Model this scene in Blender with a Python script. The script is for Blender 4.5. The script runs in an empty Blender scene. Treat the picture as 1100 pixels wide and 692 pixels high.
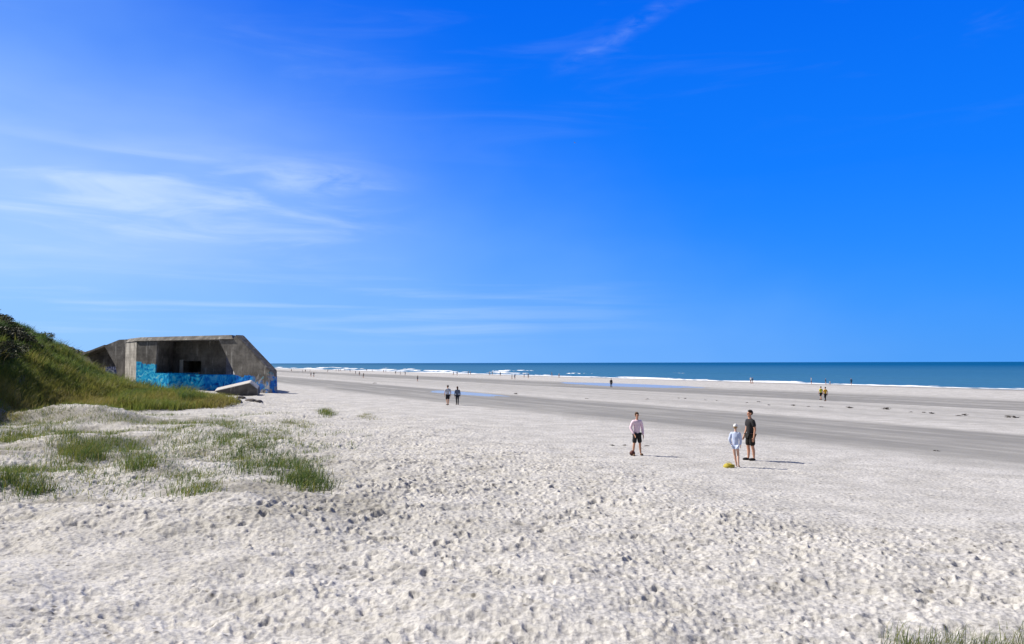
import bpy, bmesh, math, random
import numpy as np
from mathutils import Vector, Matrix
random.seed(7)
RNG = np.random.default_rng(11)
R = math.radians
scene = bpy.context.scene
COL = scene.collection

# ------------------------------------------------------------------ camera
CAM_Z, FPX, W0, H0 = 3.3, 856.0, 1100.0, 692.0
cam_data = bpy.data.cameras.new('camera'); cam = bpy.data.objects.new('camera', cam_data); COL.objects.link(cam)
cam_data.sensor_width = 36.0; cam_data.lens = 36.0*FPX/W0
cam_data.clip_start = 0.05; cam_data.clip_end = 80000
PITCH, ROLL = 2.93, 0.13
CM = Matrix.Rotation(R(90+PITCH), 4, 'X') @ Matrix.Rotation(R(-ROLL), 4, 'Z')
cam.matrix_world = Matrix.Translation((0, 0, CAM_Z)) @ CM
scene.camera = cam

def ray(px, py):
    d = Vector(((px-W0/2)/FPX, -(py-H0/2)/FPX, -1.0))
    return (CM.to_3x3() @ d).normalized()

# ------------------------------------------------------------------ numpy noise
def _hash(ix, iy, seed):
    h = (ix.astype(np.int64)*374761393 + iy.astype(np.int64)*668265263 + seed*1442695041) & 0x7fffffff
    h = ((h ^ (h >> 13))*1274126177) & 0x7fffffff
    return ((h ^ (h >> 16)) & 0xffff)/65535.0
def vnoise(x, y, seed=0):
    ix = np.floor(x); iy = np.floor(y); fx = x-ix; fy = y-iy
    fx = fx*fx*(3-2*fx); fy = fy*fy*(3-2*fy)
    a = _hash(ix, iy, seed); b = _hash(ix+1, iy, seed); c = _hash(ix, iy+1, seed); d = _hash(ix+1, iy+1, seed)
    return (a*(1-fx)+b*fx)*(1-fy)+(c*(1-fx)+d*fx)*fy
def fbm(x, y, seed=0, octv=4):
    s = 0; a = 1; t = 0
    for k in range(octv):
        s = s + a*vnoise(x*2**k+17.3*k, y*2**k-9.1*k, seed+k); t += a; a *= .5
    return s/t
def sstep(a, b, x):
    t = np.clip((x-a)/(b-a), 0, 1); return t*t*(3-2*t)

# ------------------------------------------------------------------ terrain: u runs along the coast, v from the dune to the sea
CA = math.atan(420/FPX); SA, CO = math.sin(CA), math.cos(CA)
def uv(x, y): return -x*SA+y*CO, x*CO+y*SA
def xy(u, v): return -u*SA+v*CO, u*CO+v*SA
_pv = [-400, 8, 20, 30, 45, 60, 83, 110, 150, 165, 250, 1000, 30000]
_pz = [0, 0, -.2, -.55, -1.0, -1.3, -1.62, -1.8, -1.97, -2.15, -3, -9, -60]
_tv = np.arange(-400, 1200, .5); _tz = np.interp(_tv, _pv, _pz)
_k = np.ones(21)/21; _tz[20:-20] = np.convolve(_tz, _k, 'same')[20:-20]
SEA_Z = -2.0
POOLS = [(148, 86, 84, 8.5, -1.735), (73.5, 44.5, 18, 4.2, -1.13)]   # u, v, half-length, half-width, level (set below)
def dune_h(u, v):
    toe = np.interp(u, [0, 30, 42, 52, 62, 74, 95, 130, 400], [-10, -9.5, -8.5, -5.5, -1.5, 2.0, 2.0, -1, -1])
    toe = toe + 2.0*(fbm(u*.12, v*.12, 3, 3)-.5)
    t = np.clip((toe-v)/np.maximum(toe+12.5, 6), 0, 1.6)
    h = 7.1*np.where(t < 1, t*t*(3-2*t)*.55+t*.45, 1+.12*(t-1))
    rough = (fbm(u*.26, v*.26, 31, 4)-.5)*3.2*sstep(.5, 4, h)
    return np.maximum(h+rough, 0)
def bump(x, y, cx, cy, rx, ry, h):
    r2 = ((x-cx)/rx)**2+((y-cy)/ry)**2
    return h*np.exp(-r2*1.6)
def terrain(x, y, pools=True):
    x = np.asarray(x, float); y = np.asarray(y, float)
    u, v = uv(x, y)
    z = np.interp(v, _tv, _tz)
    z = np.where(v > 1190, np.interp(v, _pv, _pz), z)
    z = z + dune_h(u, v)
    # low hummocks in front of the dune, the bare mound and the grassy tongue towards the bunker
    z = z + bump(x, y, -24.5, 44.5, 4.2, 2.4, 1.15)
    z = z + bump(x, y, -30, 62, 7.5, 9, .75) + bump(x, y, -35, 70, 8, 10, .7)
    hm = sstep(14, -6, v)*sstep(70, 40, u)*sstep(3, 12, y)
    z = z + hm*(fbm(x*.28, y*.28, 51, 3)-.42)*1.0
    z = z + 1.6*sstep(7.2, 2.5, np.hypot(x, y))
    near = sstep(22, 10, v)
    z = z + near*(fbm(x*.22+9, y*.22, 71, 3)-.5)*.35
    return z
def g(px, py):
    d = ray(px, py); t0, t1 = 1.0, None
    t = 2.0
    while t < 30000:
        p = (d.x*t, d.y*t, CAM_Z+d.z*t)
        if p[2] < float(terrain(p[0], p[1])): t1 = t; break
        t0 = t; t = t*1.01+.02
    if t1 is None: t1 = 30000; t0 = 29000
    for _ in range(30):
        m = (t0+t1)/2
        if CAM_Z+d.z*m < float(terrain(d.x*m, d.y*m)): t1 = m
        else: t0 = m
    return Vector((d.x*t1, d.y*t1, CAM_Z+d.z*t1))

def g_many(P):
    D = np.array([tuple(ray(*p)) for p in P]); n = len(D); lo = np.full(n, 2.0); hi = np.full(n, -1.0); t = lo.copy()
    for _ in range(460):
        op = hi < 0
        if not op.any(): break
        below = CAM_Z+D[:, 2]*t < terrain(D[:, 0]*t, D[:, 1]*t)
        hi = np.where(op & below, t, hi); lo = np.where(op & ~below, t, lo); t = np.where(op & ~below, t*1.012+.02, t)
    hi = np.where(hi < 0, t, hi)
    for _ in range(24):
        m = (lo+hi)/2; b = CAM_Z+D[:, 2]*m < terrain(D[:, 0]*m, D[:, 1]*m)
        hi = np.where(b, m, hi); lo = np.where(b, lo, m)
    return D[:, 0]*hi, D[:, 1]*hi

# ------------------------------------------------------------------ material helpers
def new_mat(name):
    m = bpy.data.materials.new(name); m.use_nodes = True
    nt = m.node_tree; nt.nodes.clear()
    out = nt.nodes.new('ShaderNodeOutputMaterial'); b = nt.nodes.new('ShaderNodeBsdfPrincipled')
    nt.links.new(b.outputs[0], out.inputs[0])
    return m, nt, b
def N(nt, typ, **kw):
    n = nt.nodes.new('ShaderNode'+typ)
    for k, v in kw.items():
        if k.startswith('_'): n.inputs[int(k[1:])].default_value = v
        else: setattr(n, k, v)
    return n
def L(nt, a, b): nt.links.new(a, b)
def mth(nt, op, a, b=None, c=None, clamp=False):
    n = nt.nodes.new('ShaderNodeMath'); n.operation = op; n.use_clamp = clamp
    for i, x in enumerate((a, b, c)):
        if x is None: continue
        if isinstance(x, (int, float)): n.inputs[i].default_value = x
        else: nt.links.new(x, n.inputs[i])
    return n.outputs[0]
def mixc(nt, f, a, b, mode='MIX'):
    n = nt.nodes.new('ShaderNodeMix'); n.data_type = 'RGBA'; n.blend_type = mode
    for i, x in ((0, f), (6, a), (7, b)):
        if isinstance(x, (int, float)): n.inputs[i].default_value = x
        elif isinstance(x, (tuple, list)): n.inputs[i].default_value = (*x[:3], 1)
        else: nt.links.new(x, n.inputs[i])
    return n.outputs[2]
def smooth(nt, x, a, b):
    n = nt.nodes.new('ShaderNodeMapRange'); n.interpolation_type = 'SMOOTHSTEP'
    nt.links.new(x, n.inputs[0]); n.inputs[1].default_value = a; n.inputs[2].default_value = b
    return n.outputs[0]
def plain(name, col, rough=.85, var=.25, scale=18, spec=.25):
    m, nt, b = new_mat(name)
    tc = N(nt, 'TexCoord'); no = N(nt, 'TexNoise'); no.inputs['Scale'].default_value = scale; no.inputs['Detail'].default_value = 4
    L(nt, tc.outputs['Object'], no.inputs['Vector'])
    c = mixc(nt, no.outputs[0], tuple(x*(1-var) for x in col), tuple(min(1, x*(1+var)) for x in col))
    L(nt, c, b.inputs['Base Color']); b.inputs['Roughness'].default_value = rough
    b.inputs['Specular IOR Level'].default_value = spec
    bp = N(nt, 'Bump'); bp.inputs['Strength'].default_value = .25; bp.inputs['Distance'].default_value = .01
    L(nt, no.outputs[0], bp.inputs['Height']); L(nt, bp.outputs[0], b.inputs['Normal'])
    return m

# ------------------------------------------------------------------ mesh helpers
def mesh_np(name, V, loops, starts, attrs=None, fattrs=None, shade=True):
    me = bpy.data.meshes.new(name)
    V = np.ascontiguousarray(V, np.float32); loops = np.ascontiguousarray(loops, np.int32); starts = np.ascontiguousarray(starts, np.int32)
    me.vertices.add(len(V)); me.vertices.foreach_set('co', V.ravel())
    me.loops.add(len(loops)); me.loops.foreach_set('vertex_index', loops)
    me.polygons.add(len(starts)); me.polygons.foreach_set('loop_start', starts)
    for k, a in (attrs or {}).items():
        at = me.attributes.new(k, 'FLOAT', 'POINT'); at.data.foreach_set('value', np.ascontiguousarray(a, np.float32))
    me.update(calc_edges=True); me.validate()
    me.polygons.foreach_set('use_smooth', np.full(len(starts), shade, bool))
    return me
def link(name, me, mat=None, parent=None, **props):
    o = bpy.data.objects.new(name, me); COL.objects.link(o)
    if mat is not None and me is not None and not me.materials:
        for m in (mat if isinstance(mat, (list, tuple)) else [mat]): me.materials.append(m)
    if parent is not None: o.parent = parent
    for k, v in props.items(): o[k] = v
    return o
def tag(o, label=None, cat=None, group=None, kind=None):
    if label: o['label'] = label
    if cat: o['category'] = cat
    if group: o['group'] = group
    if kind: o['kind'] = kind
    return o
def bm_mesh(name, bm, shade=False):
    bmesh.ops.recalc_face_normals(bm, faces=bm.faces)
    me = bpy.data.meshes.new(name); bm.to_mesh(me); bm.free()
    if shade: me.polygons.foreach_set('use_smooth', [True]*len(me.polygons))
    return me
def prism(bm, front, back):
    a = [bm.verts.new(p) for p in front]; b = [bm.verts.new(p) for p in back]
    bm.faces.new(a); bm.faces.new(b[::-1]); n = len(a)
    for i in range(n): bm.faces.new((a[i], a[(i+1) % n], b[(i+1) % n], b[i]))

# ------------------------------------------------------------------ footprint height map (tiling, 48 m, 3 cm cells)
TS, NC = 48.0, 1600
def footprint_map():
    h = np.zeros((NC, NC), np.float32); cs = TS/NC
    rad = 18; yy, xx = np.mgrid[-rad:rad+1, -rad:rad+1]*cs
    spots = []
    for t in range(420):                                     # walkers' trails
        px, py, hd = RNG.uniform(0, TS), RNG.uniform(0, TS), RNG.normal(0, 1.1)+RNG.choice([0, math.pi])
        st = RNG.uniform(.32, .42)
        for k in range(int(RNG.uniform(12, 40))):
            hd += RNG.normal(0, .08); px += math.cos(hd)*st*1.7; py += math.sin(hd)*st*1.7
            sd = .11 if k % 2 else -.11
            spots.append((px-math.sin(hd)*sd, py+math.cos(hd)*sd, hd+RNG.normal(0, .15), RNG.uniform(.75, 1.1), RNG.uniform(.03, .06)))
    for t in range(56000): spots.append((RNG.uniform(0, TS), RNG.uniform(0, TS), RNG.normal(0, .7), RNG.uniform(.22, .62), RNG.uniform(.015, .05)))
    RNG.shuffle(spots)
    for (sx, sy, a, sc, d) in spots:
        cx, cy = int(sx/cs), int(sy/cs)
        la, lb = .150*sc, .075*sc*RNG.uniform(.8, 1.4)
        X = (xx*math.cos(a)+yy*math.sin(a))/la; Y = (-xx*math.sin(a)+yy*math.cos(a))/lb
        r = np.sqrt(X*X+Y*Y)
        p = np.where(r < 1, -d*(1-r**4), 0)+d*.55*np.exp(-((r-1.2)/.32)**2)*(1+.5*X)
        ix = (np.arange(-rad, rad+1)+cx) % NC; iy = (np.arange(-rad, rad+1)+cy) % NC
        old = h[np.ix_(iy, ix)]
        h[np.ix_(iy, ix)] = np.where(r < 1.0, old*.45, old)+p
    return h
FM = footprint_map(); FM =   .067*np.tanh((FM-FM.mean())/.066)
FM = (FM*6+np.roll(FM, 1, 0)+np.roll(FM, -1, 0)+np.roll(FM, 1, 1)+np.roll(FM, -1, 1))/10
def fp_sample(x, y):
    cs = TS/NC; X = x/cs; Y = y/cs; ix = np.floor(X).astype(np.int64); iy = np.floor(Y).astype(np.int64); fx = X-ix; fy = Y-iy
    a = FM[iy % NC, ix % NC]; b = FM[iy % NC, (ix+1) % NC]; c = FM[(iy+1) % NC, ix % NC]; d = FM[(iy+1) % NC, (ix+1) % NC]
    return (a*(1-fx)+b*fx)*(1-fy)+(c*(1-fx)+d*fx)*fy

def wetness(u, v):
    n = (fbm(u*.018, v*.14, 5, 4)-.5); w = v+n*7
    n2 = fbm(u*.03, v*.5, 8, 4)-.5
    b1 = sstep(25.5, 32, w)*sstep(50.5, 45, w)                     # grey band nearest the people
    b2 = sstep(77, 81, w)*sstep(112, 96, w)                      # band before the sea
    b3 = sstep(138, 150, w)*.75
    wet = np.maximum(np.maximum(b1*.85, b2), b3)
    mid = sstep(50, 58, w)*sstep(80, 74, w)*.32
    wet = np.maximum(wet, mid*(.6+1.2*n2+.3))
    wet = np.clip(wet*(1+1.3*n2+.8*(fbm(u*.12, v*.9, 18, 3)-.5)), 0, 1)
    return wet
def veg_mask(x, y):
    u, v = uv(x, y); d = dune_h(u, v)
    n = fbm(x*.16, y*.16, 61, 4)
    m = sstep(.15, .8, d)*sstep(.36, .47, n+.20*sstep(.8, 2.5, d))
    t = np.exp(-(((x+29.5)/8.5)**2+((y-61)/9.5)**2)*1.1)            # grassy tongue before the bunker
    m = np.maximum(m, sstep(.33, .5, t+.25*(n-.5)))
    bare = np.exp(-(((x+24.5)/5)**2+((y-44.3)/2.9)**2)*1.4)
    return m*(1-sstep(.25, .5, bare))

# ------------------------------------------------------------------ ground sheets
def build_ground():
    az = list(np.arange(-38, 38.001, .06)); s = .06; a = 38
    right = []
    while a < 180:
        s = min(s*1.25, 4); a = min(a+s, 180); right.append(a)
    az = np.radians(np.array([-t for t in right[::-1]]+az+right))
    r = [.5]
    while r[-1] < 6.8: r.append(r[-1]+.3)
    while r[-1] < 30: r.append(r[-1]+.06)
    while r[-1] < 100: r.append(r[-1]*1.003)
    while r[-1] < 400: r.append(r[-1]*1.008)
    while r[-1] < 9000: r.append(r[-1]*1.035)
    r = np.array(r); nr, na = len(r), len(az)
    X = r[:, None]*np.sin(az)[None]; Y = r[:, None]*np.cos(az)[None]
    x, y = X.ravel(), Y.ravel(); u, v = uv(x, y)
    z = terrain(x, y)
    dist = np.hypot(x, y); dn = dune_h(u, v)
    wet = wetness(u, v)*sstep(.3, .05, dn)
    vg = veg_mask(x, y)
    vg = np.maximum(vg,   .58*sstep(.42, .62, fbm(x*.5, y*.9, 141, 4))*sstep(10, 2, v)*sstep(14, 19, y)*sstep(56, 48, y))
    # footprints: dense in the foreground, fewer around the people, faint on the wet sand
    nn = fbm(u*.06, v*.12, 91, 3)-.5; w = v+nn*8
    amp = .34+.80*sstep(19, 12, w)*(.5+.85*sstep(.3, .7, fbm(x*.13, y*.22, 92, 3)))
    amp = amp*(1-.8*sstep(26, 32, w))*(1-.55*np.clip(wet, 0, 1))*(.75+.5*fbm(x*.35, y*.35, 93, 2))
    amp = amp*sstep(500, 120, dist)*(1+.6*sstep(14, 4, v)*sstep(13, 18, y)*sstep(60, 50, y))
    warp = fbm(x*.5, y*.5, 95, 2)
    fpz = .90*fp_sample(x*.80+.6*warp, y*1.1+11)*amp
    fine = (np.abs(fbm(x*6.5, y*6.5, 97, 3)-.5)*-.10+.02)*np.minimum(amp, 1)+(fbm(x*1.6, y*1.6, 98, 2)-.5)*.10*np.minimum(amp, 1)
    z = z+fpz*1.0+fine
    for (pu, pv, pl, pw, lev) in POOLS:
        q = ((u-pu)/pl)**2+((v-pv)/pw)**2+(fbm(u*.05, v*.35, 15, 4)-.5)*2.0
        k = sstep(1.25, .75, q)
        z = z*(1-k)+k*np.minimum(z, lev-.12)
        wet = np.maximum(wet, .8*sstep(1.9, 1.1, q))
    V = np.stack([x, y, z], 1)
    i = np.arange(nr-1)[:, None]*na+np.arange(na-1)[None]
    Q = np.stack([i, i+1, i+na+1, i+na], 2).reshape(-1, 4)[:, ::-1]
    isd = (dn[Q].mean(1) > .25)
    for nm, sel in (('beach', ~isd), ('dune', isd)):
        q = Q[sel]; used = np.zeros(len(V), bool); used[q.ravel()] = True
        idx = np.cumsum(used)-1
        me = mesh_np(nm, V[used], idx[q].ravel(), np.arange(len(q))*4, {'wet': wet[used], 'veg': vg[used]})
        tag(link(nm, me, MAT['sand']), kind='structure')

def sand_mat():
    m, nt, b = new_mat('sand')
    ge = N(nt, 'NewGeometry'); at = N(nt, 'Attribute', attribute_name='wet'); av = N(nt, 'Attribute', attribute_name='veg')
    n1 = N(nt, 'TexNoise'); n1.inputs['Scale'].default_value = .7; n1.inputs['Detail'].default_value = 8
    n2 = N(nt, 'TexNoise'); n2.inputs['Scale'].default_value = 14; n2.inputs['Detail'].default_value = 6
    n3 = N(nt, 'TexNoise'); n3.inputs['Scale'].default_value = 45; n3.inputs['Detail'].default_value = 3
    for n in (n1, n2, n3): L(nt, ge.outputs['Position'], n.inputs['Vector'])
    c = mixc(nt, smooth(nt, n1.outputs[0], .3, .7), (.45, .439, .414), (.57, .558, .532))
    c = mixc(nt, smooth(nt, n2.outputs[0], .3, .6), mixc(nt, 1.0, c, (.62, .62, .63), 'MULTIPLY'), c)
    # scattered dark shell grit and debris
    vo = N(nt, 'TexVoronoi'); vo.inputs['Scale'].default_value = 6; L(nt, ge.outputs['Position'], vo.inputs['Vector'])
    sp = N(nt, 'SeparateColor'); L(nt, vo.outputs['Color'], sp.inputs[0])
    grit = mth(nt, 'MULTIPLY', smooth(nt, vo.outputs['Distance'], .30, .10), mth(nt, 'GREATER_THAN', sp.outputs[0], .78))
    c = mixc(nt, mth(nt, 'MULTIPLY', grit, .75), c, (.10, .09, .075))
    wetc = mixc(nt, n1.outputs[0], (.203, .197, .175), (.275, .267, .240))
    c = mixc(nt, at.outputs['Fac'], c, wetc)
    c = mixc(nt, mth(nt, 'MULTIPLY', av.outputs['Fac'], .8), c, mixc(nt, n2.outputs[0], (.07, .066, .04), (.16, .145, .10)))
    L(nt, c, b.inputs['Base Color'])
    L(nt, mth(nt, 'MULTIPLY_ADD', at.outputs['Fac'], -.25, .95), b.inputs['Roughness'])
    b.inputs['Specular IOR Level'].default_value = .15
    bp = N(nt, 'Bump'); bp.inputs['Strength'].default_value = .6; bp.inputs['Distance'].default_value = .035
    hh = mth(nt, 'ADD', n2.outputs[0], mth(nt, 'MULTIPLY', n3.outputs[0], .3)); L(nt, hh, bp.inputs['Height'])
    L(nt, bp.outputs[0], b.inputs['Normal'])
    return m

# ------------------------------------------------------------------ sea
def build_sea():
    v = list(np.arange(150, 262, .8))
    while v[-1] < 40000: v.append(v[-1]+max(.8, (v[-1]-255)*.12))
    uc = list(np.arange(60, 720, 2.0)); s = 2.0
    up = [720]
    while up[-1] < 40000: s *= 1.07; up.append(up[-1]+s)
    s = 2.0; dn = [60]
    while dn[-1] > -40000: s *= 1.1; dn.append(dn[-1]-s)
    u = np.array(dn[:0:-1]+uc+up); v = np.array(v)
    U, Vv = np.meshgrid(u, v); x, y = xy(U.ravel(), Vv.ravel()); uu, vv = U.ravel(), Vv.ravel()
    z = np.full(len(uu), SEA_Z); foam = np.zeros(len(uu))
    far = sstep(140, 420, uu)
    for k, (v0, h, w) in enumerate(((163, .18, 3), (178, .34, 3.2), (197, .5, 3.6), (221, .55, 4), (246, .45, 4.5))):
        c = v0+9*(fbm(uu*.012, uu*0+k*7, 20+k, 3)-.5)*2
        br = sstep(.53, .66, vnoise(uu*.03+k*3, uu*0+k, 33+k)*.6+vnoise(uu*.008, uu*0+k, 43+k)*.4+.13*far-.025*k)
        d = (vv-c)/w; prof = np.where(d < 0, np.exp(-(d*2.2)**2), np.exp(-(d*.9)**2))
        z += .7*h*prof*(.35+.65*br*sstep(150, 330, uu))
        br = br*(1 if k == 0 else sstep(.32, .55, fbm(uu*.10+k*5, vv*.05, 83+k, 3)))
        foam = np.maximum(foam, (br if k == 0 else br*sstep(250, 400, uu))*np.where(d < 0, np.exp(-(d*.55)**2), np.exp(-(d*1.4)**2)))
    edge = 156+2.5*(fbm(uu*.03, uu*0, 60, 3)-.5)
    foam = np.maximum(foam, sstep(edge+7+22*sstep(.45, .75, fbm(uu*.035, uu*0+3, 66, 3)), edge, vv)*(.55+.6*vnoise(uu*.05, uu*0, 70)))
    foam = np.maximum(foam, .25*sstep(260, 160, vv)*fbm(uu*.05, vv*.25, 77, 3))
    z += .05*(fbm(uu*.09, vv*.25, 80, 3)-.5)*sstep(160, 190, vv)
    nv, nu = len(v), len(u)
    i = np.arange(nv-1)[:, None]*nu+np.arange(nu-1)[None]
    Q = np.stack([i, i+1, i+nu+1, i+nu], 2).reshape(-1, 4)
    me = mesh_np('sea', np.stack([x, y, z], 1), Q.ravel(), np.arange(len(Q))*4, {'foam': foam, 'depth': sstep(150, 1500, vv)**.6})
    m, nt, b = new_mat('sea_water')
    ge = N(nt, 'NewGeometry'); af = N(nt, 'Attribute', attribute_name='foam'); ad = N(nt, 'Attribute', attribute_name='depth')
    mp = N(nt, 'Mapping'); mp.inputs['Rotation'].default_value = (0, 0, -CA); mp.inputs['Scale'].default_value = (.5, .12, 1)
    L(nt, ge.outputs['Position'], mp.inputs['Vector'])
    n1 = N(nt, 'TexNoise'); n1.inputs['Scale'].default_value = 1.0; n1.inputs['Detail'].default_value = 6; L(nt, mp.outputs[0], n1.inputs['Vector'])
    mp2 = N(nt, 'Mapping'); mp2.inputs['Rotation'].default_value = (0, 0, -CA); mp2.inputs['Scale'].default_value = (.012, .003, 1)
    L(nt, ge.outputs['Position'], mp2.inputs['Vector'])
    n2 = N(nt, 'TexNoise'); n2.inputs['Scale'].default_value = 1.0; n2.inputs['Detail'].default_value = 4; L(nt, mp2.outputs[0], n2.inputs['Vector'])
    shal = mixc(nt, n2.outputs[0], (.03, .125, .195), (.055, .155, .22))
    deep = mixc(nt, n2.outputs[0], (.0, .052, .118), (.0, .072, .142))
    c = mixc(nt, ad.outputs['Fac'], shal, deep)
    fm = mth(nt, 'ADD', af.outputs['Fac'], mth(nt, 'MULTIPLY', mth(nt, 'SUBTRACT', n1.outputs[0], .5), 1.5))
    fm = smooth(nt, fm, .46, .74)
    c = mixc(nt, fm, c, (.86, .88, .9)); L(nt, c, b.inputs['Base Color'])
    L(nt, mth(nt, 'MULTIPLY_ADD', fm, .55, .35), b.inputs['Roughness']); b.inputs['IOR'].default_value = 1.33
    b.inputs['Specular IOR Level'].default_value = .07
    bp = N(nt, 'Bump'); bp.inputs['Strength'].default_value = .8; bp.inputs['Distance'].default_value = .5
    L(nt, n1.outputs[0], bp.inputs['Height']); L(nt, bp.outputs[0], b.inputs['Normal'])
    tag(link('sea', me, m), kind='structure')

def build_pools():
    m, nt, b = new_mat('pool_water')
    b.inputs['Base Color'].default_value = (.34, .36, .36, 1); b.inputs['Roughness'].default_value = .22; b.inputs['IOR'].default_value = 1.33
    ge = N(nt, 'NewGeometry'); no = N(nt, 'TexNoise'); no.inputs['Scale'].default_value = .8; L(nt, ge.outputs['Position'], no.inputs['Vector'])
    bp = N(nt, 'Bump'); bp.inputs['Strength'].default_value = .25; bp.inputs['Distance'].default_value = .05
    L(nt, no.outputs[0], bp.inputs['Height']); L(nt, bp.outputs[0], b.inputs['Normal'])
    for (pu, pv, pl, pw, lev) in POOLS:
        bm = bmesh.new(); vs = []
        for k in range(96):
            a = k/96*2*math.pi
            x, y = xy(pu+pl*1.3*math.cos(a), pv+pw*1.3*math.sin(a)); vs.append(bm.verts.new((x, y, lev)))
        bm.faces.new(vs)
        tag(link('pool', bm_mesh('pool', bm), m), kind='structure')

# ------------------------------------------------------------------ grass
def blades(P, h, width, lean, tint, sway=(.35, -.1)):
    n = len(P); yaw = RNG.uniform(0, 2*math.pi, n)
    dx, dy = np.cos(yaw), np.sin(yaw)
    ly = RNG.uniform(0, 2*math.pi, n); la = lean*RNG.uniform(.3, 1.3, n)
    ox = np.cos(ly)*la+sway[0]*lean; oy = np.sin(ly)*la+sway[1]*lean
    w = width[:, None]*.5; D = np.stack([dx, dy, 0*dx], 1)
    O = np.stack([ox*h, oy*h, 0*h], 1); Z = np.zeros((n, 3)); Z[:, 2] = 1
    b0 = P-D*w; b1 = P+D*w; mp = P+O*.35+Z*(h*.6)[:, None]; m0 = mp-D*w*.75; m1 = mp+D*w*.75
    tip = P+O+Z*(h*(1-.25*la))[:, None]
    V = np.stack([b0, b1, m1, m0, tip], 1).reshape(-1, 3)
    base = np.arange(n)[:, None]*5
    loops = np.concatenate([base+np.array([[0, 1, 2, 3]]), base+np.array([[3, 2, 4]])], 1).ravel()
    st = (np.arange(n)[:, None]*7+np.array([[0, 4]])).ravel()
    return V, loops, st, np.repeat(tint, 5)
def grass_mat():
    m, nt, b = new_mat('grass_blades')
    at = N(nt, 'Attribute', attribute_name='tint')
    cr = N(nt, 'ValToRGB'); L(nt, at.outputs['Fac'], cr.inputs[0])
    e = cr.color_ramp.elements
    e[0].position = 0; e[0].color = (.028, .050, .016, 1)
    e[1].position = 1; e[1].color = (.30, .25, .12, 1)
    for p, c in ((.25, (.075, .145, .042)), (.5, (.17, .21, .04)), (.75, (.27, .24, .06))):
        x = e.new(p); x.color = (*c, 1)
    L(nt, cr.outputs[0], b.inputs['Base Color']); b.inputs['Roughness'].default_value = .6
    b.inputs['Specular IOR Level'].default_value = .25
    tr = N(nt, 'BsdfTranslucent'); L(nt, cr.outputs[0], tr.inputs[0])
    mx = N(nt, 'MixShader'); mx.inputs[0].default_value = .45
    out = [n for n in nt.nodes if n.type == 'OUTPUT_MATERIAL'][0]
    L(nt, b.outputs[0], mx.inputs[1]); L(nt, tr.outputs[0], mx.inputs[2]); L(nt, mx.outputs[0], out.inputs[0])
    return m
def grass_obj(name, C, nb, spread, hr, wr, lean, tint, tvar=.12):
    """C clump centres (n,2); nb blades each"""
    C = np.repeat(C, nb, 0); ct = np.repeat(np.broadcast_to(tint, (len(C)//nb,)), nb)
    p = C+RNG.normal(0, 1, C.shape)*spread
    z = terrain(p[:, 0], p[:, 1])-.04
    P = np.concatenate([p, z[:, None]], 1)
    h = RNG.uniform(*hr, len(P)); w = RNG.uniform(*wr, len(P))
    V, l, s, t = blades(P, h, w, lean, np.clip(ct+RNG.normal(0, tvar, len(P)), 0, 1))
    return mesh_np(name, V, l, s, {'tint': t}, shade=False)

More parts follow.
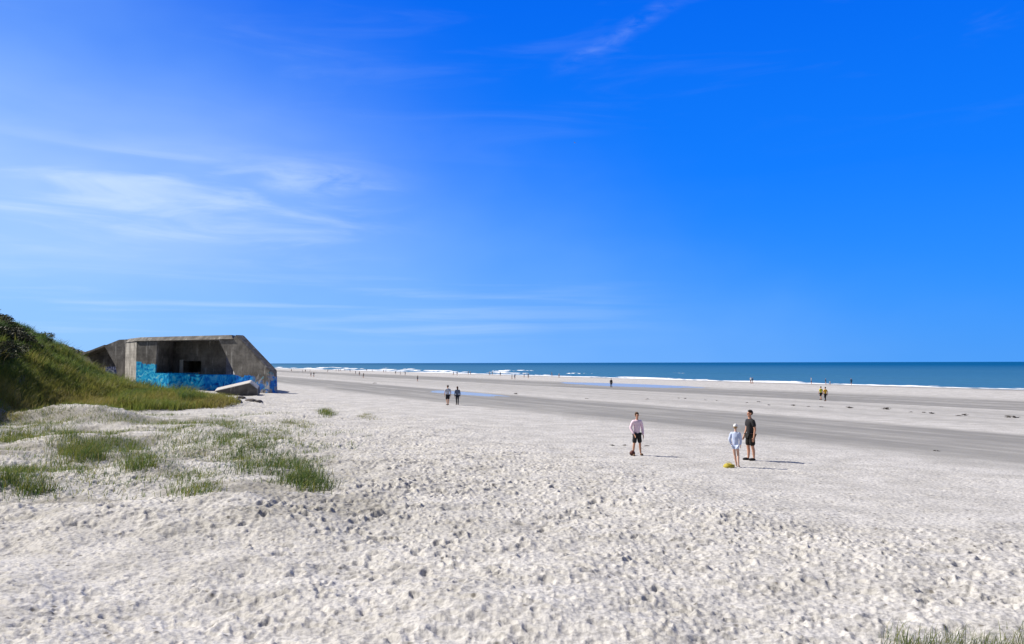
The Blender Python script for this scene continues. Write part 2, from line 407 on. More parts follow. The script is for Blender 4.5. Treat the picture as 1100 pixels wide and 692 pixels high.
def build_grass():
    gm = MAT['grass']
    # the marram cover of the dune
    n = 60000; u = RNG.uniform(28, 125, n); v = RNG.uniform(-26, 14, n); x, y = xy(u, v)
    m = veg_mask(x, y); k = RNG.uniform(0, 1, n) < m
    x, y, u, v = x[k], y[k], u[k], v[k]
    big = fbm(x*.25, y*.25, 111, 3); hgt = dune_h(u, v)
    tint = np.clip(.40+.9*(big-.5)+.05*sstep(2, .3, hgt)-.24*sstep(2.2, 5.0, hgt)+.13*sstep(1.2, .2, hgt), .02, .8)
    C = np.stack([x, y], 1)
    me = grass_obj('dune_grass', C, 16, .22, (.3, .85), (.018, .05), .5, tint, .09)
    tag(link('dune_grass', me, gm), 'dense marram grass covering the dune slope and the mound before the bunker', 'grass', kind='stuff')
    n = 900; u = RNG.uniform(44, 112, n); v = RNG.uniform(-13, 6, n); x, y = xy(u, v)
    k = (RNG.uniform(0, 1, n) < veg_mask(x, y)*sstep(.42, .6, fbm(x*.2, y*.2, 151, 3)))
    x, y = x[k], y[k]
    me = grass_obj('marram_tussocks', np.stack([x, y], 1), 70, .30, (.7, 1.35), (.02, .05), .55, np.clip(.46+.9*(fbm(x*.3, y*.3, 155, 2)-.5)-.1*sstep(3, 5, dune_h(*uv(x, y))), .05, .8), .1)
    tag(link('marram_tussocks', me, gm), 'tall yellow green marram tussocks standing out of the shorter dune grass', 'grass', kind='stuff')
    # sprigs scattered over the bare hummocks
    n = 15000; px = RNG.uniform(-33, -6, n); py = RNG.uniform(20, 52, n); uu, vv = uv(px, py)
    dens = sstep(.40, .60, fbm(px*.35, py*.35, 121, 3))*sstep(11, 4, vv)*sstep(19, 25, py)
    k = RNG.uniform(0, 1, n) < dens*.95
    me = grass_obj('sparse_grass', np.stack([px[k], py[k]], 1), 7, .18, (.10, .34), (.008, .02), .75, RNG.uniform(.15, .7, k.sum()), .12)
    tag(link('sparse_grass', me, gm), 'thin scattered dune grass sprigs on the lumpy sand below the dune', 'grass', kind='stuff')
    specs = [([(45, 460), (112, 476), (114, 494), (78, 500), (50, 482)], 200, .40, (.3, .55), 'bright green grass patch on the sand just below the bare mound'),
             ([(116, 468), (165, 480), (174, 504), (142, 508), (120, 490)], 130, .34, (.25, .5), 'green grass patch between the bare mound and the wide sloping grass patch'),
             ([(234, 469), (262, 466), (300, 486), (345, 511), (357, 531), (330, 531), (290, 513), (245, 509), (231, 490)], 330, .27, (.22, .45), 'wide sloping patch of dark green grass at the edge of the footprinted sand'),
             ([(8, 503), (50, 510), (60, 530), (25, 533), (4, 518)], 130, .33, (.22, .45), 'green grass patch at the left edge, the one nearest to the camera there'),
             ([(186, 510), (226, 510), (228, 533), (190, 536)], 70, .42, (.15, .32), 'thin olive grass patch in front of the wide sloping patch'),
             ([(0, 458), (38, 464), (40, 480), (0, 482)], 90, .45, (.2, .42), 'olive grass patch at the left edge under the bare mound'),
             ([(341, 442), (350, 441), (359, 447), (350, 449)], 60, .40, (.25, .5), 'isolated dark grass tuft alone on the pale beach right of the bunker'),
             ([(296, 451), (322, 450), (342, 459), (318, 461)], 60, .58, (.1, .28), 'thin dry brownish grass streak beside the isolated dark tuft'),
             ([(382, 446), (396, 444), (404, 451), (388, 453)], 34, .60, (.1, .25), 'faint dry grass sprigs furthest out on the pale beach'),
             ([(0, 436), (22, 441), (20, 452), (0, 455)], 70, .84, (.2, .42), 'reddish straw coloured dry grass tuft at the left edge beside the bare mound')]
    def inside(p, poly):
        c = False; n = len(poly)
        for i in range(n):
            (x1, y1), (x2, y2) = poly[i], poly[i-1]
            if (y1 > p[1]) != (y2 > p[1]) and p[0] < (x2-x1)*(p[1]-y1)/(y2-y1)+x1: c = not c
        return c
    for (poly, nc, ti, hr, lab) in specs:
        xs = [p[0] for p in poly]; ys = [p[1] for p in poly]; C = []
        mx, my = sum(xs)/len(xs), sum(ys)/len(ys)
        cand = [p for p in zip(RNG.uniform(min(xs), max(xs), 2000), RNG.uniform(min(ys), max(ys), 2000)) if inside(p, poly)]
        X, Y = g_many(cand); k = fbm(X*.9, Y*.5, 161, 3) > RNG.uniform(.30, .62, len(X))
        C = np.stack([X[k], Y[k]], 1)[:int(nc*.62)]
        me = grass_obj('grass_patch', np.array(C), 17, .20, hr, (.007, .019), .65, ti, .24)
        tag(link('grass_patch', me, gm), lab, 'grass patch', 'grass patches on the open sand')
    c = g(1035, 688)
    C = np.stack([c.x+RNG.uniform(-1.0, 1.9, 80), c.y+RNG.normal(-.3, .25, 80)-.1], 1)
    me = grass_obj('grass_tuft', C, 20, .10, (.08, .34), (.004, .009), .7, .42, .22)
    tag(link('grass_tuft', me, gm), 'green grass tuft at the bottom right corner, nearest the camera', 'grass tuft', 'grass patches on the open sand')

def leaf_mat():
    m, nt, b = new_mat('shrub_leaf')
    at = N(nt, 'Attribute', attribute_name='tint'); oi = N(nt, 'ObjectInfo')
    c = mixc(nt, at.outputs['Fac'], (.030, .042, .018), (.10, .105, .05))
    c = mixc(nt, mth(nt, 'MULTIPLY', oi.outputs['Random'], .5), c, (.075, .068, .042))
    L(nt, c, b.inputs['Base Color']); b.inputs['Roughness'].default_value = .7; b.inputs['Specular IOR Level'].default_value = .2
    return m
def build_shrubs():
    protos = []
    bark = plain('shrub_bark', (.10, .075, .05))
    for k in range(4):
        n = 1500; lob = [(RNG.uniform(-.6, .6), RNG.uniform(-.6, .6), RNG.uniform(.4, .85), RNG.uniform(.3, .55)) for _ in range(8)]
        P = []; T = []
        for i in range(n):
            cx, cy, cz, rr = lob[RNG.integers(0, 8)]
            d = RNG.normal(0, 1, 3); d /= np.linalg.norm(d); q = rr*RNG.uniform(.55, 1.08)
            p = np.array([cx, cy, cz])+d*q*np.array([1.1, 1.1, .85])
            if p[2] < .05: p[2] = RNG.uniform(.05, .3)
            P.append(p); T.append(RNG.uniform(0, 1))
        P = np.array(P); A = RNG.normal(0, 1, (n, 3)); A /= np.linalg.norm(A, axis=1)[:, None]
        B = np.cross(A, RNG.normal(0, 1, (n, 3))); B /= np.linalg.norm(B, axis=1)[:, None]
        s = RNG.uniform(.03, .075, n)[:, None]
        V = np.stack([P-A*s*1.7, P+B*s*.6, P+A*s*1.7, P-B*s*.6], 1).reshape(-1, 3)
        me = mesh_np('foliage', V, np.arange(n*4), np.arange(n)*4, {'tint': np.repeat(np.array(T), 4)}, shade=False)
        me.materials.append(MAT['leaf'])
        bm = bmesh.new()
        for j in range(5):
            a = j*1.26+RNG.uniform(0, .5); t = Vector((math.cos(a)*.45, math.sin(a)*.45, .8)); q = t.orthogonal().normalized(); q2 = t.cross(q).normalized()
            ring0 = [(q*math.cos(w)+q2*math.sin(w))*.04 for w in (0, 2.1, 4.2)]
            prism(bm, [p for p in ring0], [t+p*.35 for p in ring0])
        bme = bm_mesh('stem', bm); bme.materials.append(bark)
        protos.append((me, bme))
    labs = ['dark olive shrub among the dense scrub on the dune hill at the left']
    cnt = 0
    for i in range(1500):
        u = RNG.uniform(46, 108); v = RNG.uniform(-13, -3.0); x, y = xy(u, v)
        h = float(dune_h(np.array(u), np.array(v)))
        if h < 3.3 or fbm(np.array(x*.2), np.array(y*.2), 131, 2) < .36: continue
        if cnt >= 150: break
        q = CM.to_3x3().inverted() @ Vector((x, y, 2.0-CAM_Z)); qx = W0/2+FPX*q.x/-q.z
        if 68 < qx < 112 and h < 6: continue
        cnt += 1
        r = bpy.data.objects.new('shrub', None); COL.objects.link(r)
        r.location = (x, y, float(terrain(x, y))-.12); r.rotation_euler = (0, 0, RNG.uniform(0, 6.28))
        s = RNG.uniform(.5, 1.25); r.scale = (s*1.25, s*1.25, s*.72)
        tag(r, labs[0], 'shrub', 'scrub bushes on the dune hill')
        a, b = protos[i % 4]; link('foliage', a, None, r); link('stem', b, None, r)

# ------------------------------------------------------------------ bunker
ALPHA = R(28)
def build_bunker():
    P0 = g(262, 421.5); n = Vector((-math.sin(ALPHA), -math.cos(ALPHA), 0)); e1 = Vector((math.cos(ALPHA), -math.sin(ALPHA), 0))
    root = bpy.data.objects.new('bunker', None); COL.objects.link(root); root.location = P0; root.rotation_euler = (0, 0, -ALPHA)
    tag(root, 'large graffiti painted concrete bunker with a dark wide embrasure facing the beach', 'bunker', 'concrete bunkers at the foot of the dune')
    inv = (Matrix.Translation(P0) @ Matrix.Rotation(-ALPHA, 4, 'Z')).inverted()
    def fp(px, py, off=0.0):       # point on the vertical plane 'off' metres behind the facade, bunker coordinates
        d = ray(px, py); o = Vector((0, 0, CAM_Z)); p0 = P0-n*off
        t = (p0-o).dot(n)/d.dot(n); return inv @ (o+d*t)
    def flat(pts, y): return [Vector((p.x, y, p.z)) for p in pts]
    zt = fp(200, 361).z; zs = zt-.50; zb = -1.2
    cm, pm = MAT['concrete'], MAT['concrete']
    DEP = 4.5
    bm = bmesh.new()
    xl = fp(146.5, 380).x; xa = fp(169, 375).x; xa2 = fp(166.5, 400).x; xc = fp(181, 410).x; zl = fp(170, 401).z
    # left pier with projecting plinth
    f = [Vector((xl, 0, zs)), Vector((xa, 0, zs)), Vector((xa2, 0, zl)), Vector((xc, 0, zl)), Vector((xc, 0, zb)), Vector((xl, 0, zb))]
    bk = flat(f, DEP+.1)
    bk[1].x = max(xl+.3, xa-2.4); bk[2].x = max(xl+.3, xa2-2.4)
    prism(bm, f, bk)
    # chamfered left corner facing the sun
    al = R(55)-ALPHA
    dvec = Vector((-math.cos(al), math.sin(al), 0)); Lq = 1.0
    while True:
        w = (Matrix.Translation(P0) @ Matrix.Rotation(-ALPHA, 4, 'Z')) @ (Vector((xl, 0, 3))+dvec*Lq)
        q = CM.to_3x3().inverted() @ (w-Vector((0, 0, CAM_Z)))
        if W0/2+FPX*q.x/-q.z < 134.5 or Lq > 14: break
        Lq += .05
    e = Vector((xl, 0, 0))+dvec*Lq
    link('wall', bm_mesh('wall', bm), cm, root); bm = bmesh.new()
    f = [Vector((xl-.003, .003, zs+.0)), Vector((xl-.003, DEP+2, zs)), Vector((e.x+2.0, DEP+2+e.y, zs)), Vector((e.x, e.y, zs))]
    prism(bm, f, [Vector((p.x, p.y, zb)) for p in f])
    # right wing wall, sloping down
    off = 1.25
    pts = [fp(234, 365), fp(251.7, 365), fp(251.9, 362), fp(253.5, 362), fp(289.5, 398), fp(290.5, 424), fp(252, 424), fp(254, 404)]
    pts[0].z = zs; pts[1].z = zs; pts[2].z = pts[3].z = zt-.03; pts[5].z = zb; pts[6].z = zb
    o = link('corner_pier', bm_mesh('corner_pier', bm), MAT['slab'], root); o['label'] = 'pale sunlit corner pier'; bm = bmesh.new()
    f = flat(pts, 0); bk = flat(pts, off); bk[0].x += 1.6; bk[7].x += 1.6; bk[6].x += 1.6
    prism(bm, f, bk)
    bmesh.ops.bevel(bm, geom=list(bm.edges), offset=.09, segments=2, affect='EDGES')
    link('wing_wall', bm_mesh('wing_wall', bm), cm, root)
    # rear mass with the firing slit
    bm = bmesh.new()
    s0, s1 = fp(195, 388, DEP), fp(216, 400, DEP)
    X0, X1 = xl+.3, fp(247, 380, DEP+.6).x
    def bx(x0, x1, y0, y1, z0, z1):
        f = [Vector((x0, y0, z0)), Vector((x1, y0, z0)), Vector((x1, y0, z1)), Vector((x0, y0, z1))]; prism(bm, f, flat(f, y1))
    bx(X0, s0.x, DEP, DEP+1.2, zb, zs); bx(s1.x, X1, DEP, DEP+1.2, zb, zs)
    bx(s0.x, s1.x, DEP, DEP+1.2, zb, s1.z); bx(s0.x, s1.x, DEP, DEP+1.2, s0.z, zs)
    def plan(pl, z0, z1): prism(bm, [Vector((p[0], p[1], z1)) for p in pl], [Vector((p[0], p[1], z0)) for p in pl])
    XB = fp(243, 380, 8.5).x; XM = fp(245, 380, DEP+3.2).x; XN = fp(246, 380, DEP+1.2).x
    plan([(X0, DEP+3.2), (XM, DEP+3.2), (XB, 8.5), (X0, 8.5)], zb, zs-.01)
    bx(X0, X0+1, DEP+1.2, DEP+3.2, zb, zs-.01); plan([(XN-.5, DEP+1.2), (XN, DEP+1.2), (XM, DEP+3.2), (XM-.5, DEP+3.2)], zb, zs-.01)
    link('embrasure_wall', bm_mesh('embrasure_wall', bm), MAT['concrete_roof'], root)
    # lower painted wall within the embrasure
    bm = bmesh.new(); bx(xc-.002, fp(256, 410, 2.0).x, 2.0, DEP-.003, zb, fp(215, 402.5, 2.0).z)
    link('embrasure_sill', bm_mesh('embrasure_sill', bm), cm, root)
    # roof slab
    bm = bmesh.new()
    xr = fp(258.5, 363).x
    f = [Vector((e.x-.05, e.y-.05, zs)), Vector((xl, -.12, zs)), Vector((fp(251, 363).x, -.12, zs)), Vector((fp(254, 363, off).x, off, zs)), Vector((fp(250, 380, DEP).x, DEP+.4, zs)),
         Vector((fp(246, 380, 8.6).x, 8.6, zs)), Vector((X0+.5, 8.6, zs)), Vector((e.x+2.0, DEP+2.1+e.y, zs))]
    top = [Vector((p.x+(.30 if p.x < -5 else -.75), p.y*.95+.45, zt)) for p in f]
    prism(bm, [p+Vector((0, 0, .003)) for p in f], top)
    link('roof', bm_mesh('roof', bm), MAT['concrete_roof'], root)
    # pale post standing in the slit
    a, b_ = fp(193, 386.5, DEP-.25), fp(195.4, 401, DEP-.25)
    bm = bmesh.new(); bx(a.x, b_.x, DEP-.25, DEP-.05, b_.z, a.z)
    o = link('post', bm_mesh('post', bm), MAT['whitewash'], root); o['label'] = 'whitewashed upright at the left end of the firing slit'
    bpy.context.view_layer.update()

    # second, half buried block behind
    B0 = 9.0
    r2 = bpy.data.objects.new('bunker', None); COL.objects.link(r2); r2.location = P0; r2.rotation_euler = (0, 0, -ALPHA)
    tag(r2, 'smaller dark bunker block half buried in the dune behind the painted bunker', 'bunker', 'concrete bunkers at the foot of the dune')
    bm = bmesh.new()
    lit = [fp(112, 371.5, B0), fp(128, 365, B0), fp(150, 364, B0), fp(150, 408, B0), fp(127, 408, B0), fp(124, 393, B0)]
    prism(bm, flat(lit, B0), flat(lit, B0+5))
    link('wall', bm_mesh('wall', bm), MAT['concrete_roof'], r2)
    bm = bmesh.new()
    rec = [fp(84, 381.5, B0+2), fp(99, 376.5, B0+2), fp(112, 371, B0+2), fp(132, 370, B0+2), fp(132, 410, B0+2), fp(84, 410, B0+2)]
    prism(bm, flat(rec, B0+2), flat(rec, B0+5.5))
    link('embrasure_wall', bm_mesh('embrasure_wall', bm), MAT['concrete_roof'], r2)
    bm = bmesh.new()
    ro = [fp(84, 380.5, B0+.3), fp(98, 376, B0+.3), fp(112, 370.5, B0+.3), fp(113, 372.2, B0+.3), fp(98, 378, B0+.3), fp(84, 383, B0+.3)]
    prism(bm, flat(ro, B0+.3), flat(ro, B0+5))
    link('roof', bm_mesh('roof', bm), MAT['concrete_roof'], r2)
    # graffiti patch on it
    bm = bmesh.new(); gp = [fp(112.5, 394, B0+1.0), fp(127, 394, B0+1.0), fp(128, 401.5, B0+1.0), fp(112.5, 401.5, B0+1.0)]
    prism(bm, flat(gp, B0+1.0), flat(gp, B0+2.1))
    o = link('painted_panel', bm_mesh('painted_panel', bm), MAT['graffiti'], r2); o['label'] = 'blue and white spray painted patch'

    # toppled slab in front
    P1 = g(255, 425); n1 = Vector((math.sin(R(14)), -math.cos(R(14)), 0))
    def sp(px, py):
        d = ray(px, py); o = Vector((0, 0, CAM_Z)); return o+d*((P1-o).dot(n1)/d.dot(n1))-P1
    pts = [sp(230, 420), sp(268, 411.2), sp(277, 418), sp(278, 425.5), sp(240, 425.5)]
    bm = bmesh.new(); prism(bm, pts, [p-n1*2.6+Vector((0, 0, .25)) for p in pts])
    bmesh.ops.bevel(bm, geom=list(bm.edges), offset=.05, segments=1, affect='EDGES')
    me = bm_mesh('concrete_slab', bm)
    o = link('concrete_slab', me, MAT['sandy']); o.location = P1
    tag(o, 'toppled concrete slab with a pale sunlit top leaning in the sand before the bunker', 'concrete slab')

def rock_mesh(seed):
    bm = bmesh.new(); bmesh.ops.create_icosphere(bm, subdivisions=2, radius=1)
    r = random.Random(seed); ax = [Vector((r.gauss(0, 1), r.gauss(0, 1), r.gauss(0, 1))).normalized() for _ in range(9)]
    for v in bm.verts:
        d = v.co.normalized(); k = 1
        for a in ax:
            q = d.dot(a)
            if q > .72: k = min(k, .72/q)
        v.co = d*k*Vector((1, .8, .6)).length/1.4; v.co.z *= .65
    return bm_mesh('rock', bm)
def build_rocks():
    rk = [((239, 427), .35, 'grey rubble lump furthest left of the stones before the bunker'), ((247, 429), .5, 'larger grey rubble lump beside the leftmost stone before the bunker'),
          ((252, 430.5), .4, 'middle rubble stone of the row before the bunker'), ((259, 428), .45, 'dark rubble stone nearest the leaning slab'),
          ((255, 432), .55, 'rubble stone closest to the grass tongue before the bunker'), ((270, 431.5), .55, 'flat dark rubble stone right of the leaning slab'), ((278, 432.5), .5, 'rightmost flat rubble stone before the bunker')]
    for i, (p, s, lab) in enumerate(rk):
        c = g(*p); o = link('rock', rock_mesh(i), MAT['rubble'])
        o.location = (c.x, c.y, c.z+.05*s); o.scale = (s*1.1, s*.8, s*.8); o.rotation_euler = (0, 0, i*1.3)
        tag(o, lab, 'rock', 'rubble stones before the bunker')
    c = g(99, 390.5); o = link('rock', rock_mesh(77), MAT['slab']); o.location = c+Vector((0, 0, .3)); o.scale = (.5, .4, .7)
    tag(o, 'pale stone showing through the grass under the dark bunker block', 'rock')
    c = g(87.5, 391.5)
    bm = bmesh.new()
    ring = [Vector((.10*math.cos(a), .10*math.sin(a), -.3)) for a in np.arange(8)*math.pi/4]
    prism(bm, ring, [Vector((p.x*.8+.08, p.y*.8, 1.7)) for p in ring])
    o = link('wooden_post', bm_mesh('wooden_post', bm), MAT['whitewash']); o.location = c
    tag(o, 'pale weathered post standing in the dune grass left of the bunkers', 'post')
    # seaweed along the tide marks
    sw = [(802, 433, .5, 0), (815.5, 432, .7, 0), (826, 435.5, .6, 0), (852, 436, .8, 'dark seaweed clump left of the pair in yellow, on the pale strip'), (868, 437, .5, 0), (883, 437.5, .6, 0), (913, 438.5, 1.1, 'reddish dark seaweed clump right of the pair in yellow'),
          (952, 440, 1.25, 'largest mounded dark seaweed clump on the pale strip'), (978, 443, .5, 0), (993, 443.5, .6, 0), (1001, 444.5, .9, 0), (1036, 446.5, .9, 0), (1029, 447, .6, 0), (1089, 449, 1.4, 'long flat dark seaweed clump at the right edge of the pale strip'),
          (729, 428, .5, 0), (736, 428.5, .6, 0), (695, 429, .6, 0), (758, 430, .4, 0), (770, 430.5, .4, 0), (554, 423.5, 1.0, 'dark seaweed heap on the wet sand right of the two walkers'), (402, 412, 1.2, 'dark low heap on the far sand above the two walkers'),
          (631, 428.5, .6, 'small dark seaweed clump on the grey wet band left of the woman in pink'), (658, 479, .34, 'dark seaweed strand on the sand just left of the woman in shorts'), (671, 479, .3, 0), (694, 479.5, .3, 'dark seaweed strand on the sand just right of the woman in shorts'), (1007, 485, .35, 'dark seaweed scrap far right at the edge of the grey wet band')]
    pr = []
    for k in range(4):
        bm = bmesh.new(); r = random.Random(200+k)
        for j in range(16):
            a = r.uniform(0, 6.28); q = min(.4, abs(r.gauss(0, .25))); p0 = Vector((math.cos(a)*q, math.sin(a)*q*.5, r.uniform(0, .2)*(1-q*.6)))
            b0 = r.uniform(0, 6.28); d = Vector((math.cos(b0), math.sin(b0)*.6, r.uniform(-.1, .25)))*r.uniform(.15, .4)
            w = Vector((-d.y, d.x, 0)).normalized()*.05; up = Vector((0, 0, .06))
            prism(bm, [p0-w, p0+w, p0+w*.6+up, p0-w*.6+up], [p0+d-w*.6, p0+d+w*.6, p0+d+w*.3+up*.5, p0+d-w*.3+up*.5])
        pr.append(bm_mesh('seaweed', bm)); pr[-1].materials.append(MAT['weed'])
    for i, (px, py, s, lab) in enumerate(sw):
        c = g(px, py); o = link('seaweed_clump', pr[i % 4]); o.location = c+Vector((0, 0, .01)); s *= .85; o.scale = (s, s, s*.7); o.rotation_euler = (0, 0, RNG.uniform(-.4, .4))
        tag(o, lab or 'small dark seaweed scrap washed up on the beach', 'seaweed', 'dark seaweed clumps along the tide lines')

# ------------------------------------------------------------------ people
def skin_mesh(name, verts, edges, rad, root=0, lev=1):
    me = bpy.data.meshes.new(name); me.from_pydata([tuple(v) for v in verts], edges, [])
    o = bpy.data.objects.new(name, me); COL.objects.link(o)
    sk = o.modifiers.new('skin', 'SKIN'); sk.branch_smoothing = .4
    if not me.skin_vertices: me.skin_vertices.new()
    for i, d in enumerate(me.skin_vertices[0].data):
        r = rad[i]; d.radius = r if isinstance(r, tuple) else (r, r); d.use_root = (i == root)
    if lev:
        sb = o.modifiers.new('sub', 'SUBSURF'); sb.levels = lev; sb.render_levels = lev
    bpy.context.view_layer.update()
    dg = bpy.context.evaluated_depsgraph_get()
    out = bpy.data.meshes.new_from_object(o.evaluated_get(dg)); out.name = name
    bpy.data.objects.remove(o); bpy.data.meshes.remove(me)
    out.polygons.foreach_set('use_smooth', [True]*len(out.polygons))
    return out
def ell_mesh(name, c, r, cut=None, seg=16):
    bm = bmesh.new(); bmesh.ops.create_uvsphere(bm, u_segments=seg, v_segments=seg//2+2, radius=1)
    if cut is not None:
        bmesh.ops.delete(bm, geom=[v for v in bm.verts if cut(v.co)], context='VERTS')
    for v in bm.verts: v.co = Vector((v.co.x*r[0]+c[0], v.co.y*r[1]+c[1], v.co.z*r[2]+c[2]))
    return bm_mesh(name, bm, True)

def skeleton(H, pose, fingers=True):
    """joints of a figure facing -Y, pelvis first. pose: dict of 'arm_l','arm_r' = (elbow, wrist) offsets; 'leg_l','leg_r' = (knee, ankle) offsets; in units of H"""
    V, E, Rr, nm = [], [], [], {}
    def add(k, p, r, par=None):
        V.append(Vector(p)*H); Rr.append(tuple(x*H for x in r) if isinstance(r, tuple) else r*H); nm[k] = len(V)-1
        if par is not None: E.append((nm[par], nm[k]))
    lx = pose.get('lean', 0.0); ly = pose.get('lean_y', 0.0)
    add('pelvis', (0, 0, .525), (.078, .060))
    add('waist', (lx*.3, ly*.3, .62), (.068, .052), 'pelvis')
    add('chest', (lx*.7, ly*.7, .735), (.082, .058), 'waist')
    add('neckb', (lx, ly, .815), (.045, .040), 'chest')
    add('neck', (lx, ly-.006, .855), .030, 'neckb')
    hx, hy = pose.get('head', (0, 0))
    add('jaw', (lx+hx, ly-.018+hy, .885), (.038, .040), 'neck')
    add('skull', (lx+hx, ly-.008+hy, .935), (.045, .052), 'jaw')
    add('crown', (lx+hx, ly+hy, .97), (.034, .040), 'skull')
    add('nose', (lx+hx, ly-.066+hy, .922), .010, 'skull')
    for s, sd in ((-1, 'l'), (1, 'r')):
        kn, an = pose.get('leg_'+sd, ((s*.012, 0, 0), (s*.016, 0, 0)))
        add('hip'+sd, (s*.052, 0, .485), .054, 'pelvis')
        add('knee'+sd, (s*.052+kn[0], -.006+kn[1], .275+kn[2]), .034, 'hip'+sd)
        add('calf'+sd, (s*.052+kn[0]*.7+an[0]*.3, .012+kn[1]*.7+an[1]*.3, .20+.7*kn[2]+.3*an[2]), .033, 'knee'+sd)
        ax, ay, az_ = s*.052+an[0], .012+an[1], .045+an[2]
        add('ankle'+sd, (ax, ay, az_), .021, 'calf'+sd)
        add('ball'+sd, (ax+s*.012, ay-.062, az_-.024), (.024, .018), 'ankle'+sd)
        add('toe'+sd, (ax+s*.014, ay-.10, az_-.030), (.020, .013), 'ball'+sd)
        el, wr = pose.get('arm_'+sd, ((s*.028, .01, -.17), (s*.035, -.015, -.325)))
        sx, sy, sz = lx+s*.108, ly, .795
        add('sh'+sd, (sx, sy, sz), .034, 'chest')
        add('elbow'+sd, (sx+el[0], sy+el[1], sz+el[2]), .024, 'sh'+sd)
        w = Vector((sx+wr[0], sy+wr[1], sz+wr[2])); e = Vector((sx+el[0], sy+el[1], sz+el[2]))
        add('wrist'+sd, w, .016, 'elbow'+sd)
        d = (w-e).normalized(); side = d.cross(Vector((s, 0, 0)))
        if side.length < .1: side = d.cross(Vector((0, 1, 0)))
        side.normalize(); nn = d.cross(side).normalized()
        add('palm'+sd, w+d*.035, (.021, .014), 'wrist'+sd)
        if fingers:
            for f in range(4):
                o = (f-1.5)*.011; ln = (.036, .044, .040, .030)[f]
                add('f%d%s' % (f, sd), w+d*.055+side*o, .0052, 'palm'+sd)
                add('g%d%s' % (f, sd), w+d*(.055+ln*.6)+side*o*1.15+nn*.006*s, .0046, 'f%d%s' % (f, sd))
                add('h%d%s' % (f, sd), w+d*(.055+ln)+side*o*1.15+nn*.016*s, .004, 'g%d%s' % (f, sd))
            add('t0'+sd, w+d*.022+side*.022, .0062, 'palm'+sd)
            add('t1'+sd, w+d*.045+side*.034, .0052, 't0'+sd)
    return V, E, Rr, nm
def sub_skin(name, sk, keys, grow, root, trims=(), lev=1, extra=None):
    V, E, Rr, nm = sk; ids = [nm[k] for k in keys]; mp = {i: j for j, i in enumerate(ids)}
    vs = [V[i].copy() for i in ids]; es = [(mp[a], mp[b]) for a, b in E if a in mp and b in mp]
    rs = [tuple(x*grow.get(k, grow['*']) for x in (Rr[i] if isinstance(Rr[i], tuple) else (Rr[i], Rr[i]))) for k, i in zip(keys, ids)]
    infl = grow.get('inflate', 0)
    for k, other, t in trims:     # shorten a limb: place joint k a fraction t of the way from 'other'
        vs[mp[nm[k]]] = V[nm[other]].lerp(V[nm[k]], t)
    me = skin_mesh(name, vs, es, rs, mp[nm[root]], lev)
    if infl:
        nn = [v.normal.copy() for v in me.vertices]
        for v, q in zip(me.vertices, nn): v.co += q*infl
    return me

